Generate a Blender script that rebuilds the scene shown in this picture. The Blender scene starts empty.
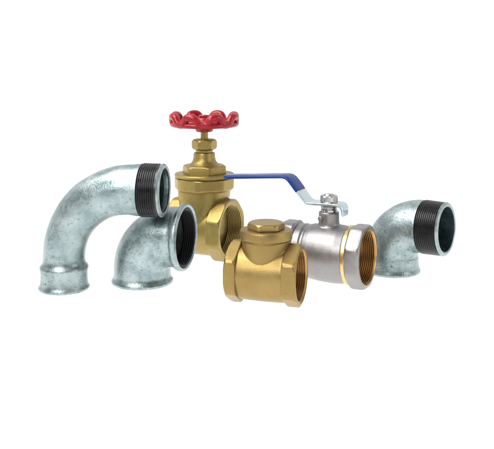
import bpy, bmesh, math
from math import sin, cos, pi, radians, sqrt
from mathutils import Vector

MM = 0.001
scene = bpy.context.scene
COL = scene.collection

# ------------------------------------------------------------------ mesh builder (millimetres in, metres out)
class MB:
    def __init__(s):
        s.v = []; s.f = []
    def rings(s, rings, close_ends=True, closed=False):
        """rings: list of equally long lists of points; each ring is a closed loop."""
        base = len(s.v); n = len(rings[0])
        for r in rings: s.v.extend(r)
        k = len(rings)
        for i in range(k if closed else k - 1):
            a = base + i * n; b = base + ((i + 1) % k) * n
            for j in range(n):
                j2 = (j + 1) % n
                s.f.append((a + j, a + j2, b + j2, b + j))
        if close_ends and not closed:
            s.f.append(tuple(base + j for j in range(n))[::-1])
            e = base + (k - 1) * n
            s.f.append(tuple(e + j for j in range(n)))
    def polar(s, secs, axis='x', at=(0, 0, 0), segs=96, closed=True):
        """secs: (a, r) along the axis; r a number or a function of the angle."""
        R = []
        for a, r in secs:
            ring = []
            for j in range(segs):
                p = 2 * pi * j / segs
                rr = r(p) if callable(r) else r
                c, q = rr * cos(p), rr * sin(p)
                if axis == 'x': pt = (at[0] + a, at[1] + c, at[2] + q)
                else: pt = (at[0] + c, at[1] + q, at[2] + a)
                ring.append(pt)
            R.append(ring)
        s.rings(R, close_ends=not closed, closed=closed)
    def tube(s, pts, rad, segs=14, closed=True, flat=1.0):
        R = []; n = len(pts)
        P = [Vector(p) for p in pts]
        for i in range(n):
            if closed: t = P[(i + 1) % n] - P[i - 1]
            else: t = P[min(i + 1, n - 1)] - P[max(i - 1, 0)]
            t.normalize()
            side = t.cross(Vector((0, 0, 1)))
            if side.length < 1e-4: side = Vector((1, 0, 0))
            side.normalize(); up = side.cross(t)
            r = rad[i] if isinstance(rad, (list, tuple)) else rad
            R.append([tuple(P[i] + side * (r * cos(2 * pi * j / segs)) + up * (r * flat * sin(2 * pi * j / segs))) for j in range(segs)])
        s.rings(R, close_ends=not closed, closed=closed)
    def strip(s, path, widths, thick, power=4.0, segs=40):
        """flat bar following path of (x, z); width along y."""
        R = []; n = len(path)
        for i in range(n):
            a = path[max(i - 1, 0)]; b = path[min(i + 1, n - 1)]
            tx, tz = b[0] - a[0], b[1] - a[1]; l = sqrt(tx * tx + tz * tz); tx /= l; tz /= l
            nx, nz = -tz, tx
            w = widths[i] / 2; h = (thick[i] if isinstance(thick, (list, tuple)) else thick) / 2
            ring = []
            for j in range(segs):
                p = 2 * pi * j / segs
                c, q = cos(p), sin(p)
                cy = math.copysign(abs(c) ** (2 / power), c) * w
                cz = math.copysign(abs(q) ** (2 / power), q) * h
                ring.append((path[i][0] + nx * cz, cy, path[i][1] + nz * cz))
            R.append(ring)
        s.rings(R)
    def build(s, name, mat, parent=None, angle=28, label=None):
        me = bpy.data.meshes.new(name)
        me.from_pydata([(x * MM, y * MM, z * MM) for x, y, z in s.v], [], s.f)
        bm = bmesh.new(); bm.from_mesh(me)
        bmesh.ops.remove_doubles(bm, verts=bm.verts, dist=1e-6)
        bmesh.ops.recalc_face_normals(bm, faces=bm.faces)
        for f in bm.faces: f.smooth = True
        for e in bm.edges:
            if len(e.link_faces) == 2:
                e.smooth = e.calc_face_angle(0) < radians(angle)
        bm.to_mesh(me); bm.free()
        me.materials.append(mat)
        o = bpy.data.objects.new(name, me); COL.objects.link(o)
        if parent: o.parent = parent
        if label: o['label'] = label
        return o

def ngon(n, ap, v0=0.0, cap=1e9):
    st = 2 * pi / n
    def r(p):
        m = (p - v0) % st
        return min(ap / cos(m - st / 2), cap)
    return r

def cast(o, voxel=0.7, it=5):
    """melt the overlapping solids of one casting into one skin with small fillets"""
    m = o.modifiers.new('melt', 'REMESH'); m.mode = 'VOXEL'; m.voxel_size = voxel * MM; m.use_smooth_shade = True
    q = o.modifiers.new('fillet', 'SMOOTH'); q.factor = 0.5; q.iterations = it

def bevel(o, w=0.5, ang=28):
    b = o.modifiers.new('edge', 'BEVEL'); b.width = w * MM; b.segments = 2; b.limit_method = 'ANGLE'; b.angle_limit = radians(ang)
    b.harden_normals = False

def thing(name, label, cat, x, y, deg, group=None):
    o = bpy.data.objects.new(name, None); COL.objects.link(o)
    o.empty_display_size = 0.02
    o.location = (x * MM, y * MM, 0); o.rotation_euler = (0, 0, -radians(deg))
    o['label'] = label; o['category'] = cat
    if group: o['group'] = group
    return o

# ------------------------------------------------------------------ materials
def metal(name, c1, c2, rough, metallic=1.0, nscale=60, lo=.35, hi=.65, fine=900, bump=.15, bdist=.0003,
          rvar=.12, specks=None, speck_amt=.0, coat=0, spec=.5, off=(0, 0, 0)):
    m = bpy.data.materials.new(name); m.use_nodes = True
    nt = m.node_tree; N = nt.nodes; L = nt.links; N.clear()
    out = N.new('ShaderNodeOutputMaterial'); b = N.new('ShaderNodeBsdfPrincipled')
    L.new(b.outputs[0], out.inputs[0])
    tco = N.new('ShaderNodeTexCoord'); tc = N.new('ShaderNodeMapping'); tc.inputs['Location'].default_value = off
    L.new(tco.outputs['Object'], tc.inputs['Vector'])
    n1 = N.new('ShaderNodeTexNoise'); n1.inputs['Scale'].default_value = nscale; n1.inputs['Detail'].default_value = 6
    n1.inputs['Roughness'].default_value = .62; n1.inputs['Distortion'].default_value = .4
    L.new(tc.outputs['Vector'], n1.inputs['Vector'])
    cr = N.new('ShaderNodeValToRGB'); cr.color_ramp.elements[0].position = lo; cr.color_ramp.elements[1].position = hi
    cr.color_ramp.elements[0].color = (*c1, 1); cr.color_ramp.elements[1].color = (*c2, 1)
    L.new(n1.outputs['Fac'], cr.inputs[0])
    col = cr.outputs[0]
    n2 = N.new('ShaderNodeTexNoise'); n2.inputs['Scale'].default_value = fine; n2.inputs['Detail'].default_value = 4
    L.new(tc.outputs['Vector'], n2.inputs['Vector'])
    if specks:
        n3 = N.new('ShaderNodeTexNoise'); n3.inputs['Scale'].default_value = nscale * 5.5; n3.inputs['Detail'].default_value = 5
        n3.inputs['Roughness'].default_value = .7
        L.new(tc.outputs['Vector'], n3.inputs['Vector'])
        r3 = N.new('ShaderNodeMapRange'); r3.inputs['From Min'].default_value = .56; r3.inputs['From Max'].default_value = .70
        r3.inputs['To Max'].default_value = speck_amt
        L.new(n3.outputs['Fac'], r3.inputs['Value'])
        mx = N.new('ShaderNodeMix'); mx.data_type = 'RGBA'
        L.new(r3.outputs[0], mx.inputs[0]); L.new(col, mx.inputs[6]); mx.inputs[7].default_value = (*specks, 1)
        col = mx.outputs[2]
    L.new(col, b.inputs['Base Color'])
    rr = N.new('ShaderNodeMapRange'); rr.inputs['From Min'].default_value = .3; rr.inputs['From Max'].default_value = .7
    rr.inputs['To Min'].default_value = max(.03, rough - rvar); rr.inputs['To Max'].default_value = rough + rvar
    L.new(n1.outputs['Fac'], rr.inputs['Value']); L.new(rr.outputs[0], b.inputs['Roughness'])
    b.inputs['Metallic'].default_value = metallic; b.inputs['Specular IOR Level'].default_value = spec
    if coat:
        b.inputs['Coat Weight'].default_value = coat; b.inputs['Coat Roughness'].default_value = .15
    ad = N.new('ShaderNodeMath'); ad.operation = 'ADD'
    ml = N.new('ShaderNodeMath'); ml.operation = 'MULTIPLY'; ml.inputs[1].default_value = 1.5
    L.new(n1.outputs['Fac'], ml.inputs[0]); L.new(ml.outputs[0], ad.inputs[0]); L.new(n2.outputs['Fac'], ad.inputs[1])
    bp = N.new('ShaderNodeBump'); bp.inputs['Strength'].default_value = bump; bp.inputs['Distance'].default_value = bdist
    L.new(ad.outputs[0], bp.inputs['Height']); L.new(bp.outputs[0], b.inputs['Normal'])
    return m

def zinc(off, ns, k):
    c = lambda t: tuple(k * q for q in t)
    return metal('galvanised_zinc', c((.20, .262, .268)), c((.37, .435, .435)), .38, .9, ns, .36, .62, 520, .42, .0006, .10, (.07, .09, .095), .9, off=off)
ZINC_A = zinc((0, 0, 0), 44, .92); ZINC_B = zinc((3.1, 1.7, .4), 62, 1.02); ZINC_C = zinc((7.3, 4.1, 2.2), 52, 1.0)
ZINC = ZINC_A
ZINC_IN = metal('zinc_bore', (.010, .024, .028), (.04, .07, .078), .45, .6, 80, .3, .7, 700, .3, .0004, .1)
ZINC_END = metal('bare_zinc_end', (.20, .25, .255), (.36, .42, .42), .42, .9, 150, .3, .7, 900, .3, .0003)
BLACK = metal('black_thread', (.003, .003, .0035), (.014, .014, .015), .30, 0, 150, .3, .7, 900, .2, .0002, spec=.42)
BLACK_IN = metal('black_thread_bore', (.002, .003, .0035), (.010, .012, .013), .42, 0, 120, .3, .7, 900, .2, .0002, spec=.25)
BRASS = metal('cast_brass', (.235, .158, .053), (.305, .213, .074), .41, .87, 38, .3, .7, 1200, .48, .00032, .07, (.17, .105, .04), .45)
BRASS_OLD = metal('olive_brass', (.25, .182, .056), (.33, .246, .082), .41, .87, 38, .3, .7, 1200, .48, .00032, .07, (.17, .12, .04), .45, off=(2, 5, 1))
BRASS_M = metal('machined_brass', (.27, .187, .068), (.33, .235, .09), .38, .85, 60, .3, .7, 1500, .2, .00012, .05)
COPPERY = metal('brass_thread', (.40, .215, .078), (.54, .33, .13), .30, 1.0, 50, .3, .7, 1200, .1, .0001, .05)
OLIVE_THR = metal('olive_brass_thread', (.27, .195, .07), (.36, .265, .10), .36, .9, 60, .3, .7, 1200, .1, .0001, .05)
GOLD = metal('polished_brass_ring', (.56, .40, .17), (.66, .49, .23), .3, 1.0, 60, .3, .7, 1500, .1, .0001, .04)
CHROME = metal('satin_nickel', (.225, .217, .216), (.29, .28, .28), .41, .88, 40, .3, .7, 1000, .45, .0003, .07, (.19, .18, .18), .4)
STEEL = metal('zinc_plated_steel', (.42, .52, .57), (.58, .67, .71), .28, 1.0, 90, .3, .7, 1200, .12, .0001, .06)
STEEL_D = metal('plain_steel', (.36, .35, .34), (.50, .485, .475), .3, 1.0, 120, .3, .7, 1200, .2, .0001, .06)
BLUE = metal('blue_vinyl', (.002, .024, .135), (.004, .033, .175), .30, 0.0, 80, .3, .7, 900, .08, .0001, .04, spec=.28)
RED = metal('red_paint', (.20, .0012, .006), (.28, .0025, .010), .27, 0.0, 80, .3, .7, 500, .22, .0003, .05, spec=.38)

# ------------------------------------------------------------------ threads
def male_thread_profile(a0, a1, r0, r1, pitch=2.31, depth=1.15):
    n = int((a1 - a0) / pitch); P = []
    for i in range(n):
        for t, d in ((0, 1), (.38, 0.05), (.55, 0.0), (.93, 1)):
            a = a0 + (i + t) * pitch; k = (a - a0) / (a1 - a0)
            P.append((a, r0 + (r1 - r0) * k - depth * d))
    return P

def sleeve(a_out, a_in, r, axis='x', at=(0, 0, 0), pitch=2.31, depth=1.3, wall=1.6, sign=1):
    """internally threaded sleeve; a_out is the mouth"""
    n = int(abs(a_out - a_in) / pitch); d = -1 if a_in < a_out else 1; P = []
    P.append((a_out, r + wall - .2))
    P.append((a_out, r + .6))
    for i in range(n):
        for t, q in ((.1, 0.9), (.45, 0.05), (.6, 0.0), (.95, 1)):
            P.append((a_out + d * (i + t) * pitch, r - depth * (1 - q) + .3))
    e = a_out + d * n * pitch
    P.append((e, r - depth)); P.append((e, r + wall - .2))
    m = MB(); m.polar(P, axis, at, 128)
    return m

# ------------------------------------------------------------------ swept elbow bodies
def bend_station(s, z0, R, L):
    """centre line: up to z0, quarter arc of radius R, level to L. returns (x,z), tangent"""
    arc = R * pi / 2
    if s <= z0: return (0, s), (0, 1)
    if s <= z0 + arc:
        a = (s - z0) / R
        return (R - R * cos(a), z0 + R * sin(a)), (sin(a), cos(a))
    return (R + s - z0 - arc, z0 + R), (1, 0)

def bend_ring(s, r, z0, R, L, segs=112):
    (x, z), (tx, tz) = bend_station(s, z0, R, L)
    nx, nz = -tz, tx
    return [(x + nx * r * cos(2 * pi * j / segs), r * sin(2 * pi * j / segs), z + nz * r * cos(2 * pi * j / segs)) for j in range(segs)]

def interp(tab, s):
    if s <= tab[0][0]: return tab[0][1]
    for (a, r), (b, q) in zip(tab, tab[1:]):
        if s <= b:
            k = (s - a) / (b - a) if b > a else 1
            return r + (q - r) * k
    return tab[-1][1]

def smooth_tab(tab, s):
    if s <= tab[0][0]: return tab[0][1]
    for (a, r), (b, q) in zip(tab, tab[1:]):
        if s <= b:
            k = (s - a) / (b - a); k = k * k * (3 - 2 * k)
            return r + (q - r) * k
    return tab[-1][1]

def elbow_body(zm, root, outer_lip, body_tab, end_lip, z0, R, L, inner, start_s, end_s):
    total = z0 + R * pi / 2 + (L - R)
    S = []
    S += [(s, r) for s, r in outer_lip]
    n = 60
    for i in range(n + 1):
        s = start_s + (end_s - start_s) * i / n
        S.append((s, smooth_tab(body_tab, s)))
    S += end_lip(total)
    S_in = inner(total)
    rings = [bend_ring(s, r, z0, R, L) for s, r in S + S_in]
    m = MB(); m.rings(rings, closed=True)
    return m.build('body', zm, root, angle=50), total

# ---- A: long sweep bend, female socket down, male thread right
def long_bend():
    root = thing('pipe_bend', 'long curved galvanised pipe bend standing on its flared socket, leftmost and tallest grey fitting', 'pipe bend', -200, 875, 8.2, None)
    z0, R, L = 35, 75, 113.1
    tot = z0 + R * pi / 2 + (L - R)
    th0 = tot - 25.5
    # socket
    lip = [(0, 26.3), (.6, 27.2), (1.8, 27.8), (3.2, 27.6), (4.6, 26.6), (7, 25.9), (12, 25.4), (17, 25.4), (20.5, 25.8), (22.6, 26.4), (24.2, 26.5), (25.6, 25.9), (27, 24.6), (29, 23.4), (31.5, 22.9)]
    tab = [(33, 22.7), (60, 23.2), (110, 25.4), (tot - 40, 27.0), (th0, 28.2)]
    def end(t): return [(th0 + .3, 27.8), (th0 + .9, 25.9), (t - 1, 25.9)]
    def inner(t): return [(t - 1, 23.4), (t - 30, 22.6), (t - 60, 21.5), (60, 18.8), (40, 18.8), (24, 20), (22, 23), (0, 23.5)]
    # the inner skin follows the bend closely
    def inner2(t):
        P = [(t - 1, 23.4)]
        for i in range(30):
            P.append((t - 3 - (t - 43) * i / 29, 22.8 - 4 * i / 29))
        return P + [(24, 19.5), (22, 23), (0, 23.6)]
    elbow_body(ZINC_A, root, lip, tab, end, z0, R, L, inner2, 33, th0)
    # male thread
    prof = [(L - 25.3, 24), (L - 25.3, 27.9), (L - 24.8, 28.4)] + male_thread_profile(L - 24.2, L - 3.6, 28.9, 28.6) + [(L - 3.4, 27.6), (L - 3.3, 24)]
    m = MB(); m.polar(prof, 'x', (0, 0, z0 + R), 128); m.build('male_thread', BLACK, root, 20)
    m = MB(); m.polar([(L - 3.35, 23.6), (L - 3.35, 28.3), (L - 2.6, 28.8), (L - 1.2, 28.2), (L - .3, 27.2), (L, 26.6), (L, 24.6), (L - .7, 23.8)], 'x', (0, 0, z0 + R), 128)
    m.build('end_ring', ZINC_END, root, 40)
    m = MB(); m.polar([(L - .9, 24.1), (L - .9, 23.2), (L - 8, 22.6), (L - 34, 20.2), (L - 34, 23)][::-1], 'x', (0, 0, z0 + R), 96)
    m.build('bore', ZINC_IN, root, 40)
    return root

# ---- B: short elbow, female both ends
def short_elbow():
    root = thing('pipe_elbow', 'short galvanised elbow with a wide black threaded mouth, below the curved bend\'s threaded end', 'pipe elbow', -117.7, 900, 15.8, None)
    R = 36.5; z0 = 53.5 - R; L = 53.0
    tot = z0 + R * pi / 2 + (L - R)
    lip = [(0, 33.0), (.7, 34.1), (2, 34.7), (3.6, 34.6), (4.8, 33.8), (6.2, 32.8), (8, 32.2)]
    tab = [(9.5, 31.9), (z0 + 10, 32.0), (tot - 26, 32.7), (tot - 12, 33.1)]
    def end(t): return [(t - 9.5, 33.4), (t - 8.2, 34.2), (t - 7.3, 35.6), (t - 6, 36.7), (t - 4, 37.2), (t - 2, 37.1), (t - .8, 36.5), (t, 35.4), (t, 33.9)]
    def inner(t): return [(t - .6, 33.2), (t - 2, 32.2), (t - 16, 32.0), (t - 16.8, 29.0), (z0 + R * pi / 2 - 8, 27), (z0 + 20, 26), (z0, 26), (6, 28), (0, 29)]
    elbow_body(ZINC_B, root, lip, tab, end, z0, R, L, inner, 9.5, tot - 12)
    m = sleeve(L - 1.0, L - 16.2, 31.2, 'x', (0, 0, z0 + R), wall=.9)
    m.build('female_thread', BLACK_IN, root, 20)
    m = MB(); m.polar([(L - 14.6, 31.0), (L - 15.8, 27.4), (L - 22, 24), (L - 28, .01), (L - 29.5, .01), (L - 23.5, 24.6), (L - 16.5, 28.2), (L - 15.3, 31.0)], 'x', (0, 0, z0 + R), 96)  # added dark plug closes the bore so its depth reads as unlit
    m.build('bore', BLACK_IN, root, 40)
    # raised square foundry mark on the side of the casting
    def on(sv, deg):
        (x, z), (tx, tz) = bend_station(sv, z0, R, L); rr = smooth_tab(tab, sv) + .05; p = radians(deg)
        return (x - tz * rr * cos(p), rr * sin(p), z + tx * rr * cos(p))
    fm = MB(); c0, c1, a0, a1 = 34, 44, -86, -68
    loop = [on(c0 + (c1 - c0) * i / 8, a0) for i in range(8)] + [on(c1, a0 + (a1 - a0) * i / 8) for i in range(8)] + [on(c1 - (c1 - c0) * i / 8, a1) for i in range(8)] + [on(c0, a1 - (a1 - a0) * i / 8) for i in range(8)]
    fm.tube(loop, .28, 8, True)
    fm.tube([on(c0 + 2.5 + 6 * i / 8, a0 + 6) for i in range(9)], .33, 8, False); fm.tube([on(c0 + 2.5 + 6 * i / 8, a0 + 12) for i in range(9)], .33, 8, False)
    fm.build('foundry_mark', ZINC_B, root, 60)
    return root

# ---- C: street elbow, female down, male right
def street_elbow():
    root = thing('pipe_elbow', 'galvanised elbow with black outer thread at its upper end, rightmost fitting behind the nickel valve', 'pipe elbow', 171.1, 948.5, 35, None)
    R = 39.0; z0 = 57.4 - R; L = 68.6
    tot = z0 + R * pi / 2 + (L - R)
    th0 = tot - 28
    lip = [(0, 32.6), (.6, 33.6), (1.8, 34.2), (3.2, 34.1), (5, 33.1), (7.5, 32.5), (11, 32.1)]
    tab = [(13, 31.9), (z0 + 12, 31.0), (th0 - 20, 30.0), (th0, 30.4)]
    def end(t): return [(th0 + .3, 29.8), (th0 + .9, 27.4), (t - 1, 27.4)]
    def inner(t): return [(t - 1, 25.4), (t - 20, 24.8), (t - 40, 24), (z0 + 20, 24), (z0, 24), (6, 28), (0, 29)]
    elbow_body(ZINC_C, root, lip, tab, end, z0, R, L, inner, 13, th0)
    prof = [(L - 27.8, 25.6), (L - 27.8, 29.8), (L - 27.3, 30.4)] + male_thread_profile(L - 26.8, L - 3.4, 31.0, 30.4, 2.31) + [(L - 3.3, 29.5), (L - 3.2, 25.6)]
    m = MB(); m.polar(prof, 'x', (0, 0, z0 + R), 128); m.build('male_thread', BLACK, root, 20)
    m = MB(); m.polar([(L - 3.25, 25.6), (L - 3.25, 30.0), (L - 2.4, 30.6), (L - 1.1, 30.0), (L - .2, 28.8), (L, 28.4), (L, 26.6), (L - .7, 25.8)], 'x', (0, 0, z0 + R), 128)
    m.build('end_ring', ZINC_END, root, 40)
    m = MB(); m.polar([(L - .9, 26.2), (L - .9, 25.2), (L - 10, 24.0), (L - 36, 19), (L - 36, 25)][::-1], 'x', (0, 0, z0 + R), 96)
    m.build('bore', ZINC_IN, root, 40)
    return root

# ------------------------------------------------------------------ polygonal pipe ends
def poly_end(n, ap, v0, a_in, a_out, zc, bore, cap, chamf, mat, root, back_cap=None):
    d = 1 if a_out > a_in else -1
    bc = back_cap or cap
    S = [(a_in, ngon(n, ap - .6, v0, bc - 2.5)), (a_in + d * .9, ngon(n, ap, v0, bc - .8)), (a_in + d * 2.6, ngon(n, ap, v0, cap)),
         (a_out - d * 2.8, ngon(n, ap, v0, cap)), (a_out - d * 1.2, ngon(n, ap, v0, cap - chamf * .5)), (a_out - d * .3, ngon(n, ap - .2, v0, cap - chamf)), (a_out, ngon(n, ap - .7, v0, cap - chamf - .7)),
         (a_out, bore + 1.0), (a_out - d * .8, bore), (a_in, bore)]
    m = MB(); m.polar(S, 'x', (0, 0, zc), 144)
    o = m.build('threaded_end', mat, root, 22); bevel(o, .45, 24)
    return o

def check_valve():
    root = thing('check_valve', 'small brass tee-shaped valve with a round screwed cap, frontmost in the middle', 'check valve', 19.6, 819, 17)
    zc = 31.9; E = 37.6
    m = MB()
    m.polar([(-E + 4, 0.01), (-E + 4, 25.6), (-E + 9, 27.2), (-18, 27.9), (0, 28.3), (14, 28.1), (E - 17, 27.8), (E - 12, 27.8), (E - 12, 26.1), (13, 26.1), (13, .01)], 'x', (0, 0, zc), 96, closed=False)
    m.polar([(zc - 20, .01), (zc - 20, 12), (zc - 6, 24.0), (zc + 10, 24.4), (66.5, 24.6), (66.5, .01)], 'z', (0, 0, 0), 96, closed=False)
    o = m.build('body', BRASS, root); cast(o, .7, 5)
    poly_end(6, 28.6, pi / 2, E - 15.2, E, zc, 25.9, 32.2, 3.2, BRASS, root)
    poly_end(6, 28.6, pi / 2, -E + 12.6, -E, zc, 25.9, 32.2, 3.2, BRASS, root)
    m = sleeve(E - .7, E - 24, 25.6, 'x', (0, 0, zc), wall=.45); m.build('female_thread', COPPERY, root, 20)
    m = MB(); m.polar([(66.2, .01), (66.2, 24.9), (67.2, 25.4), (67.3, 26.2), (68, 26.8), (75.4, 26.8), (76.6, 26.2), (77.1, 25.0), (77.1, .01)], 'z', (0, 0, 0), 128, closed=False)
    cap = m.build('cap', BRASS, root, 35)
    m = MB(); v = radians(17 + 4)
    m.polar([(77.0, .01), (77.0, 16.8), (77.6, ngon(6, 17.2, v, 19.2)), (82.2, ngon(6, 17.2, v, 19.2)), (83.6, ngon(6, 17.2, v, 18.0)), (84.4, ngon(6, 17.0, v, 16.6)), (84.5, .01)], 'z', (0, 0, 0), 144, closed=False)
    o = m.build('hex_head', BRASS_M, cap, 22); bevel(o, .4, 24)
    # swing disc seen deep in the mouth
    m = MB(); m.polar([(13.2, .01), (13.2, 20), (14.6, 21), (15.4, 20), (15.6, .01)], 'x', (0, 0, zc), 96, closed=False); m.build('swing_disc', BRASS, root, 30)
    return root

def ball_valve():
    root = thing('ball_valve', 'satin nickel ball valve with a brass seam ring and a long blue lever handle', 'ball valve', 92.1, 898.7, 27)
    zc = 33.6; E = 45.7; oct_v = pi / 8
    # cast body and stem boss in one skin
    m = MB()
    m.polar([(-36.4, .01), (-36.4, 28.6), (-35.6, 29.6), (-27.5, 30.2), (-26.4, 29.0), (-23.6, 28.8), (-22.6, 30.0), (-17, 31.2), (-6, 32.3), (6, 32.6), (15, 32.4), (21, 31.6), (24.6, 31.2), (24.6, .01)], 'x', (0, 0, zc), 112, closed=False)
    m.polar([(zc, .01), (zc, 14), (62, 13.4), (66, 12.0), (70, 11.6), (79, 11.6), (80.2, 10.8), (80.2, .01)], 'z', (0, 0, 0), 80, closed=False)
    o = m.build('body', CHROME, root); cast(o, .75, 4)
    m = MB(); m.polar([(24.7, 30), (24.7, 32.6), (25.3, 33.2), (29.0, 33.2), (29.6, 32.6), (29.6, 30)], 'x', (0, 0, zc), 128); m.build('seam_ring', GOLD, root, 35)
    poly_end(8, 33.5, oct_v, 29.7, E, zc, 30.2, 35.9, 1.5, CHROME, root)
    m = MB(); m.polar([(29.5, 28.8), (29.5, 30.25), (E - .9, 30.25), (E + .15, 31.2), (E + .15, 30.4), (E - .7, 29.4), (E - 1.1, 28.8)], 'x', (0, 0, zc), 128); m.build('mouth_rim', COPPERY, root, 40)
    m = sleeve(E - .9, E - 26, 29.2, 'x', (0, 0, zc), wall=.5); m.build('female_thread', COPPERY, root, 20)
    m = MB(); m.polar([(E - 27, .01), (E - 27, 28), (E - 25.2, 28), (E - 25.2, 24), (E - 27.5 + 1.2, 22.5), (E - 27.5 + 1.2, .01)], 'x', (0, 0, zc), 96, closed=False); m.build('ball_seat', COPPERY, root, 30)
    # far end
    S = [(-54.3, ngon(8, 30.6, oct_v, 32)), (-52.8, ngon(8, 31.4, oct_v, 33)), (-38.5, ngon(8, 31.4, oct_v, 33)), (-37.2, ngon(8, 30.6, oct_v, 31.4)), (-36.2, ngon(8, 29, oct_v, 29)), (-36.2, 26), (-54.3, 27)]
    m = MB(); m.polar(S, 'x', (0, 0, zc), 144); o = m.build('threaded_end', CHROME, root, 22); bevel(o, .45, 24)
    # stop peg on the boss
    m = MB(); m.tube([(-4.5, -9.0, 73.4), (-5.3, -11.0, 73.4), (-6.0, -13.2, 73.4), (-6.2, -13.7, 73.4)], [3.0, 3.0, 2.9, 2.3], 20, closed=False); m.build('stop_peg', CHROME, root, 40)
    # gland and stem
    m = MB(); m.polar([(80.0, .01), (80.0, 9.4), (82.6, 9.6), (83.0, 7.6), (84.0, 7.6), (84.2, 9.4), (86.2, 9.2), (86.4, 6.4), (87.0, 6.4), (87.0, .01)], 'z', (0, 0, 0), 72, closed=False); m.build('gland', STEEL_D, root, 30)
    m = MB(); m.polar([(86.8, .01), (86.8, 6.0), (98.6, 5.8), (99.8, 4.8), (99.9, .01)], 'z', (0, 0, 0), 48, closed=False); m.build('stem', STEEL_D, root, 30)
    v = radians(10)
    m = MB(); m.polar([(90.9, 5.0), (90.9, 9.6), (91.6, ngon(6, 9.2, v, 10.2)), (97.0, ngon(6, 9.2, v, 10.2)), (98.2, ngon(6, 9.1, v, 9.0)), (98.5, 8.2), (98.5, 6.4), (97.6, 5.9)], 'z', (0, 0, 0), 96)
    o = m.build('nut', STEEL_D, root, 24); bevel(o, .25, 26)
    # lever: steel bar, runs to local -x
    lev = MB()
    path = [(18.6, 77), (18.7, 82), (18.0, 86.2), (15.8, 88.4), (12, 89.2), (4, 89.2), (-6, 89.0), (-16, 88.6), (-22, 88.6), (-25.5, 90.2), (-29, 94.0), (-36, 102.6), (-43, 111)]
    wid = [15, 18, 20, 21.5, 22.5, 24, 24, 23.5, 23.4, 23.6, 23.8, 23.8, 23.0]
    lev.strip(path, wid, 3.4, 8)
    steel = lev.build('lever', STEEL, root, 40)
    pth = [(-34.4, 100.8), (-35.0, 101.5), (-38, 105.2), (-42, 110.0), (-45.5, 113.8), (-49, 115.9), (-53.5, 116.5)]
    w = [25.0, 25.8, 26.2, 26.2, 26.0, 25.6, 25.2]
    for i in range(1, 17):
        t = i / 16; pth.append((-53.5 - 74 * t, 116.5 - 5.6 * t)); w.append(25.0 - 2.6 * t)
    e = pth[-1]
    for dx, ww in ((1.6, 20.6), (3.0, 17.6), (4.0, 13.5), (4.5, 8)):
        pth.append((e[0] - dx, e[1] - dx * .07)); w.append(ww)
    m = MB(); m.strip(pth, w, [3.6, 4.8] + [5.0] * (len(pth) - 5) + [4.6, 4.0, 3.0], 3.2); m.build('grip', BLUE, steel, 50)
    return root

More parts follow.
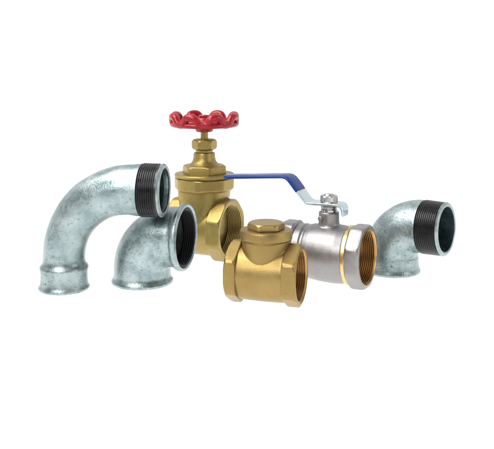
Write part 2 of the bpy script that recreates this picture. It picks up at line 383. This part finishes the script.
def gate_valve():
    root = thing('gate_valve', 'tall brass gate valve with a red scalloped handwheel, at the back', 'gate valve', -54.2, 1016.5, 25)
    zc = 37.2; E = 39.1; ov = pi / 8
    m = MB()
    m.polar([(-22, .01), (-22, 34), (22, 34), (22, 32.4), (15.6, 32.4), (15.6, 26.5), (11, 26), (11, .01)], 'x', (0, 0, zc), 96, closed=False)
    def oval(ax, ay):
        return lambda p: (abs(cos(p) / ax) ** 3 + abs(sin(p) / ay) ** 3) ** (-1 / 3)
    m.polar([(8, .01), (8, oval(12, 16)), (16, oval(19, 26)), (30, oval(23, 33)), (50, oval(24, 32.6)), (66, oval(27, 31.5)), (78, oval(30, 30.5)), (88, oval(31, 30.5)), (88, .01)], 'z', (0, 0, 0), 96, closed=False)
    o = m.build('body', BRASS_OLD, root); cast(o, .8, 7)
    poly_end(8, 37.0, ov, E - 19, E, zc, 32.3, 39.6, 1.6, BRASS_OLD, root)
    poly_end(8, 37.0, ov, -E + 19, -E, zc, 32.3, 39.6, 1.6, BRASS_OLD, root)
    m = sleeve(E - .8, E - 23, 32.0, 'x', (0, 0, zc), wall=.4); m.build('female_thread', OLIVE_THR, root, 20)
    m = MB(); m.polar([(11.2, 20), (11.2, 26.8), (14.6, 26.8), (15.4, 26), (15.4, 22), (14.6, 21)], 'x', (0, 0, zc), 96); m.build('seat_ring', BRASS_OLD, root, 30)
    # body flange (octagonal) and bonnet
    v = radians(25 + 90 + 22.5 - 30)
    f = MB(); f.polar([(84.5, .01), (84.5, 31), (86, ngon(8, 34.4, v, 35.6)), (88.5, ngon(8, 36.2, v, 37.8)), (100.6, ngon(8, 36.4, v, 38.0)), (101.4, ngon(8, 35.4, v, 36.6)), (101.4, .01)], 'z', (0, 0, 0), 144, closed=False)
    o = f.build('body_flange', BRASS_OLD, root, 22); bevel(o, .6, 24)
    b = MB(); b.polar([(101.2, .01), (101.2, 35.6), (101.9, 36.6), (102.6, 37.8), (105.4, 37.9), (106.3, 37.2), (106.6, 35.6), (106.6, .01)], 'z', (0, 0, 0), 128, closed=False)
    bonnet = b.build('bonnet', BRASS_OLD, root, 35)
    v2 = radians(25 - 12)
    h = MB(); h.polar([(106.4, .01), (106.4, ngon(6, 25.2, v2, 28.2)), (114.6, ngon(6, 25.2, v2, 28.2)), (116.2, ngon(6, 25.0, v2, 26.6)), (117.0, ngon(6, 24.4, v2, 25)), (117.2, .01)], 'z', (0, 0, 0), 144, closed=False)
    o = h.build('bonnet_nut', BRASS_OLD, bonnet, 22); bevel(o, .5, 24)
    n = MB(); n.polar([(116.9, .01), (116.9, 20), (118.6, 18.0), (120.6, 16), (123.0, 14.7), (127, 14.0), (131, 13.8), (132.4, 13.4), (133.0, 12.2), (133.2, 10.8), (136.4, 10.8), (136.4, .01)], 'z', (0, 0, 0), 80, closed=False)
    n.build('bonnet_neck', BRASS_OLD, bonnet, 40)
    v3 = radians(25 + 4)
    g = MB(); g.polar([(136.0, .01), (136.0, 12.4), (137.6, ngon(6, 14.3, v3, 15.0)), (139.4, ngon(6, 14.3, v3, 16.2)), (146.4, ngon(6, 14.3, v3, 16.2)), (148.6, ngon(6, 14.2, v3, 14.8)), (149.6, 13.0), (149.8, .01)], 'z', (0, 0, 0), 96, closed=False)
    o = g.build('packing_nut', BRASS_OLD, root, 24); bevel(o, .35, 26)
    s = MB(); s.polar([(149.5, .01), (149.5, 5.0), (160, 5.0), (176, 4.4), (180, 4.4), (180.6, 3.6), (180.6, .01)], 'z', (0, 0, 0), 48, closed=False); s.build('stem', BRASS_OLD, root, 40)
    # handwheel: flat lower ring, eight raised lobes, dished web and spokes
    w = MB(); K = 8; ph = radians(25)
    zr = 169.0; n_ = 320
    pts = []; rad = []
    for i in range(n_):
        p = 2 * pi * i / n_ + ph; q = .5 + .5 * math.tanh(1.7 * cos(K * (2 * pi * i / n_) + pi)) / math.tanh(1.7)      # q = 1 on a lobe
        pts.append(((39.2 + 1.6 * q) * cos(p), (39.2 + 1.6 * q) * sin(p), zr + .6 + 9.6 * q)); rad.append(5.0)
    w.tube(pts, rad, 16, True)
    pts = [((40.8) * cos(2 * pi * i / 160), 40.8 * sin(2 * pi * i / 160), zr - .2) for i in range(160)]
    w.tube(pts, 3.3, 14, True)
    root_w = w.build('handwheel', RED, root, 60)
    hub = MB(); hub.polar([(159, 5.2), (159, 10.2), (160.2, 11.2), (165, 12.0), (170, 12.4), (174.5, 11.6), (176.4, 10.2), (176.8, 8.5), (176.8, 5.2)], 'z', (0, 0, 0), 64)
    hub.build('hub', RED, root_w, 40)
    for k in range(K // 2):
        p = ph + 2 * pi * k / 4 + pi / 4 * 0
        sp = MB()
        sp.tube([(x * cos(p), x * sin(p), z) for x, z in ((9, 169), (16, 170), (24, 169.5), (32, 168.6), (39, 168.8))], [7.5, 6.5, 5.8, 5.8, 6.4], 18, False, .55)
        sp.build('spoke', RED, root_w, 60)
    nt = MB(); nt.polar([(176.6, 4.0), (176.6, ngon(6, 6.6, .3, 7.4)), (179.4, ngon(6, 6.6, .3, 7.4)), (180.2, 6.2), (180.2, 4.0)], 'z', (0, 0, 0), 72); nt.build('wheel_nut', RED, root_w, 24)
    return root

long_bend(); short_elbow(); street_elbow(); check_valve(); ball_valve(); gate_valve()

# ------------------------------------------------------------------ white floor made translucent, glowing from an added lamp below
def table():
    m = bpy.data.materials.new('translucent_white'); m.use_nodes = True
    nt = m.node_tree; N = nt.nodes; L = nt.links; N.clear()
    out = N.new('ShaderNodeOutputMaterial'); mix = N.new('ShaderNodeMixShader'); d = N.new('ShaderNodeBsdfDiffuse'); t = N.new('ShaderNodeBsdfTranslucent')
    d.inputs[0].default_value = (.85, .85, .85, 1); t.inputs[0].default_value = (.88, .88, .88, 1); mix.inputs[0].default_value = .8
    nz = N.new('ShaderNodeTexNoise'); nz.inputs['Scale'].default_value = 4
    cr = N.new('ShaderNodeValToRGB'); cr.color_ramp.elements[0].color = (.50, .50, .50, 1); cr.color_ramp.elements[1].color = (.54, .54, .54, 1)
    L.new(nz.outputs['Fac'], cr.inputs[0]); L.new(cr.outputs[0], d.inputs[0])
    L.new(d.outputs[0], mix.inputs[1]); L.new(t.outputs[0], mix.inputs[2]); L.new(mix.outputs[0], out.inputs[0])
    me = bpy.data.meshes.new('table_surface')
    me.from_pydata([(-5, -1.5, 0), (5, -1.5, 0), (5, 9, 0), (-5, 9, 0)], [], [(0, 1, 2, 3)])
    me.materials.append(m)
    o = bpy.data.objects.new('floor', me); COL.objects.link(o); o['kind'] = 'structure'
table()

def area(name, loc, target, size, power, color=(1, 1, 1), sy=None):
    l = bpy.data.lights.new(name, 'AREA'); l.energy = power; l.color = color
    l.shape = 'RECTANGLE'; l.size = size; l.size_y = sy or size
    o = bpy.data.objects.new(name, l); COL.objects.link(o); o.location = loc
    o.rotation_euler = (Vector(target) - Vector(loc)).to_track_quat('-Z', 'Y').to_euler()
    return o
area('added_underlight', (0, 3.7, -.5), (0, 3.7, 5), 12, 780, sy=12)  # added lamp, unseen below the floor, shines through it to wash out contact shadows
area('overhead_softbox', (-.45, .75, .85), (0, .93, .05), .6, 10, (1, .99, .97), .5)
area('front_softbox', (-.45, .12, .62), (-.05, .93, .06), .5, 6, (1, 1, 1), .35)
area('side_softbox', (.9, .45, .45), (.05, .93, .08), .35, 2.4, (1, .98, .95), .5)

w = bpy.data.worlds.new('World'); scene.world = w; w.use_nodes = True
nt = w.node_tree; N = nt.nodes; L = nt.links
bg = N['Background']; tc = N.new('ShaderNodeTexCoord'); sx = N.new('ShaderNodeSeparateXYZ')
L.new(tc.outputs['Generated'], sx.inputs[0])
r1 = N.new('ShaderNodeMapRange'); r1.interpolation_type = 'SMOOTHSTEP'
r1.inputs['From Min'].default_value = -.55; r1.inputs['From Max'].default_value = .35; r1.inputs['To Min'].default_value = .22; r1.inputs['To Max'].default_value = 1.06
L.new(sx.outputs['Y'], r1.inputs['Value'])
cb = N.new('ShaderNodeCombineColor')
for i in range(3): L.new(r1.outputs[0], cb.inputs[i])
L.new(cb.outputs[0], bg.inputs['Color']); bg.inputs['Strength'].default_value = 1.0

# ------------------------------------------------------------------ camera
cam = bpy.data.cameras.new('Camera'); co = bpy.data.objects.new('Camera', cam); COL.objects.link(co)
co.location = (0, 0, .25); co.rotation_euler = (pi / 2, 0, 0)
cam.sensor_width = 36; cam.lens = 36 * 800 / 494
cam.shift_y = -(224.5 - 60) / 494
cam.clip_start = .01; cam.clip_end = 100
scene.camera = co
scene.view_settings.view_transform = 'Standard'; scene.view_settings.look = 'None'
scene.view_settings.exposure = 0; scene.view_settings.gamma = 1
scene.render.engine = 'CYCLES'
